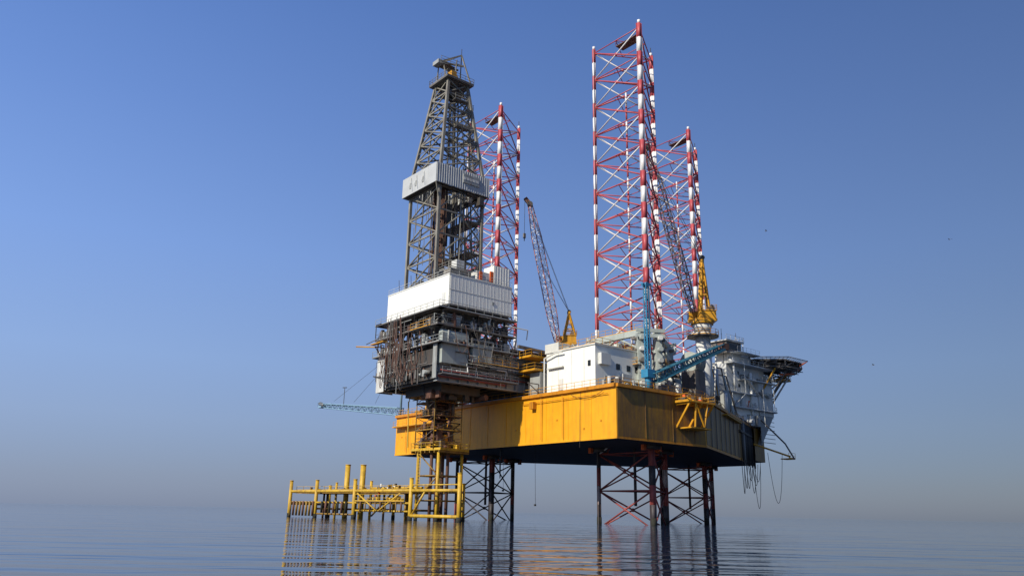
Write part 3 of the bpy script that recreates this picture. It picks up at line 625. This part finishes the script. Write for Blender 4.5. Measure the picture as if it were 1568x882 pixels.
p.tube((13,-4,5.3),(27,-4,5.3),.2,py,8);p.tube((13,-5,5.0),(40,-5,5.0),.15,pyd,8);p.tube((13,-2.2,5.0),(24,-2.2,5.0),.13,rustm,8)
p.clutter(14,26,-7,-2,4.5,30,[py,pyd,rustm,mid,white2,pyd],1.3,.9);p.clutter(28,45,-7,-2,4.5,16,[py,pyd,rustm,mid],1.0,.8)
p.clutter(13,25,-.4,.1,3,14,[py,oran,pyd,mid],1.2,.6)
p.box(6.8,14.2,-8.6,-1.9,11.25,11.5,py)
p.rail([(6.8,-2),(14.2,-2),(14.2,-8.5),(6.8,-8.5),(6.8,-2)],11.5,py)
for k in range(7): p.beam((7+k*1.15,-8.7,11.05),(7+k*1.15,-1.8,11.05),.15,.35,pyd)
for s_,dd in((7.9,2.6),(12.9,2.6),(7.9,8),(12.9,8)):
    p.tube((s_,-dd,-2),(s_,-dd,11.2),.26,py,12); p.tube((s_,-dd,-.5),(s_,-dd,.7),.3,growth,12)
for z in(3.2,7.2):
    for a_,b_ in(((7.9,2.6),(12.9,2.6)),((12.9,2.6),(12.9,8)),((12.9,8),(7.9,8)),((7.9,8),(7.9,2.6))): p.tube((a_[0],-a_[1],z),(b_[0],-b_[1],z),.12,pyd,8)
p.tube((7.9,-2.6,7.2),(12.9,-2.6,11.0),.12,pyd,8); p.tube((12.9,-2.6,3.2),(7.9,-2.6,7.2),.12,pyd,8)
for k in range(22): p.beam((11.2,-1.6,.6+k*.5),(11.9,-1.6,.6+k*.5),.05,.05,py)
p.tube((11.2,-1.6,.4),(11.2,-1.6,12.6),.05,py,5);p.tube((11.9,-1.6,.4),(11.9,-1.6,12.6),.05,py,5)
p.clutter(7.6,13.6,-8,-2.6,11.6,18,[py,rustm,pyd,mid],1.6,1.1)
p.build('piles_decks_and_tower',ep)
# ------------------------------------------------------------ birds
def gull(loc,s_):
    e=empty('seagull',loc,R.uniform(0,6)); m=MB()
    m.tube((-.25,0,0),(.12,0,.03),.04,birdm,8,.08); m.tube((.12,0,.03),(.27,0,.05),.08,birdm,8,.03); m.tube((.27,0,.05),(.34,0,.04),.02,birdm,5,.005)
    for k in(-1,1): m.add([(.12,0,.05),(-.06,0,.05),(-.1,k*.4,.2),(.08,k*.4,.22),(-.16,k*.85,.1)],[(0,1,2,3),(3,2,4)],birdm)
    o=m.build('body_and_wings',e); e.scale=(s_,)*3
gull((40.5,118,45.6),.7); gull((71,120,45.5),.7); gull((61,130,26.5),.8)
# ------------------------------------------------------------ water
wm=bpy.data.materials.new('sea_water'); wm.use_nodes=True; nt=wm.node_tree;N=nt.nodes;L=nt.links
bs=N['Principled BSDF']; bs.inputs['Base Color'].default_value=(.008,.022,.05,1); bs.inputs['Roughness'].default_value=.04; bs.inputs['IOR'].default_value=1.333
tc=N.new('ShaderNodeTexCoord')
def nz(sx,sy,sc,det,rot=0):
    mp=N.new('ShaderNodeMapping'); mp.inputs['Scale'].default_value=(sx,sy,1); mp.inputs['Rotation'].default_value=(0,0,rot); L.new(tc.outputs['Object'],mp.inputs['Vector'])
    n=N.new('ShaderNodeTexNoise'); n.inputs['Scale'].default_value=sc; n.inputs['Detail'].default_value=det; n.inputs['Roughness'].default_value=.5; L.new(mp.outputs['Vector'],n.inputs['Vector']); return n.outputs['Fac']
a=nz(.22,1,.42,2,.12); b_=nz(.4,1,1.7,2,-.1); c_=nz(.3,1,.07,1,.3)
def mul(x,k):
    m=N.new('ShaderNodeMath');m.operation='MULTIPLY';L.new(x,m.inputs[0]);m.inputs[1].default_value=k;return m.outputs[0]
def addn(x,y):
    m=N.new('ShaderNodeMath');m.operation='ADD';L.new(x,m.inputs[0]);L.new(y,m.inputs[1]);return m.outputs[0]
patch=nz(.3,1,.03,2,.1)
pr_=N.new('ShaderNodeMapRange'); L.new(patch,pr_.inputs[0]); pr_.inputs[1].default_value=.35; pr_.inputs[2].default_value=.65; pr_.inputs[3].default_value=.4; pr_.inputs[4].default_value=1.4
bm_=N.new('ShaderNodeMath'); bm_.operation='MULTIPLY'; L.new(mul(b_,.04),bm_.inputs[0]); L.new(pr_.outputs[0],bm_.inputs[1])
hh=addn(addn(mul(a,.24),bm_.outputs[0]),mul(c_,.4))
bp=N.new('ShaderNodeBump'); bp.inputs['Strength'].default_value=1; bp.inputs['Distance'].default_value=1.0
L.new(hh,bp.inputs['Height']); L.new(bp.outputs['Normal'],bs.inputs['Normal'])
wme=bpy.data.meshes.new('water'); K=30000
wme.from_pydata([(-K,-K,0),(K,-K,0),(K,K,0),(-K,K,0)],[],[(0,1,2,3)]); wme.materials.append(wm)
wo=bpy.data.objects.new('water',wme); scene.collection.objects.link(wo)
# ------------------------------------------------------------ sky, sun
W=bpy.data.worlds.new('World'); scene.world=W; W.use_nodes=True; nt=W.node_tree;N=nt.nodes;L=nt.links
SUN=Vector((-.70,-.714,0)).normalized(); el=math.radians(35)
ST=.12
bg=N['Background']; sk=N.new('ShaderNodeTexSky'); sk.sky_type='NISHITA'; sk.sun_disc=False; sk.sun_elevation=el
sk.sun_rotation=math.atan2(SUN.x,SUN.y)%(2*math.pi); sk.altitude=0; sk.air_density=1.0; sk.dust_density=.6; sk.ozone_density=3.0
# painted sky and haze colours by height, brighter sunward, mixed evenly over the sky
tc=N.new('ShaderNodeTexCoord'); sp=N.new('ShaderNodeSeparateXYZ'); L.new(tc.outputs['Generated'],sp.inputs[0])
rp=N.new('ShaderNodeValToRGB'); L.new(sp.outputs['Z'],rp.inputs['Fac']); e=rp.color_ramp.elements
e[0].position=0; e[0].color=(.155,.20,.315,1); e[1].position=1; e[1].color=(.05,.11,.33,1)
for pos,col in((.035,(.175,.225,.355)),(.10,(.21,.29,.48)),(.17,(.215,.325,.58)),(.30,(.175,.30,.63)),(.45,(.125,.235,.56)),(.6,(.085,.18,.48))):
    x=e.new(pos); x.color=(*col,1)
sc_=N.new('ShaderNodeVectorMath'); sc_.operation='SCALE'; L.new(rp.outputs[0],sc_.inputs[0])
fx=N.new('ShaderNodeMath'); fx.operation='MULTIPLY_ADD'; L.new(sp.outputs['X'],fx.inputs[0]); fx.inputs[1].default_value=-.55/ST; fx.inputs[2].default_value=1.0/ST
L.new(fx.outputs[0],sc_.inputs['Scale'])
mx=N.new('ShaderNodeMixRGB'); mx.inputs[0].default_value=.85; L.new(sk.outputs[0],mx.inputs[1]); L.new(sc_.outputs[0],mx.inputs[2])
L.new(mx.outputs[0],bg.inputs['Color']); bg.inputs['Strength'].default_value=ST
sl=bpy.data.lights.new('sun','SUN'); sl.energy=5.0; sl.angle=math.radians(.5); sl.color=(1,.93,.80)
so=bpy.data.objects.new('sun',sl); scene.collection.objects.link(so)
dirv=Vector((SUN.x*math.cos(el),SUN.y*math.cos(el),math.sin(el))); so.rotation_euler=dirv.to_track_quat('Z','Y').to_euler(); so.location=(-60,-60,80)
# ------------------------------------------------------------ camera
cam=bpy.data.cameras.new('camera'); co=bpy.data.objects.new('camera',cam); scene.collection.objects.link(co); scene.camera=co
cam.lens=27.55; cam.sensor_width=36; cam.clip_end=60000; cam.clip_start=.1
co.matrix_world=Matrix.Translation((0,0,1.6))@Matrix.Rotation(math.radians(90+15.95),4,'X')@Matrix.Rotation(math.radians(1.1),4,'Z')
scene.view_settings.view_transform='Standard'; scene.view_settings.look='None'; scene.view_settings.exposure=0
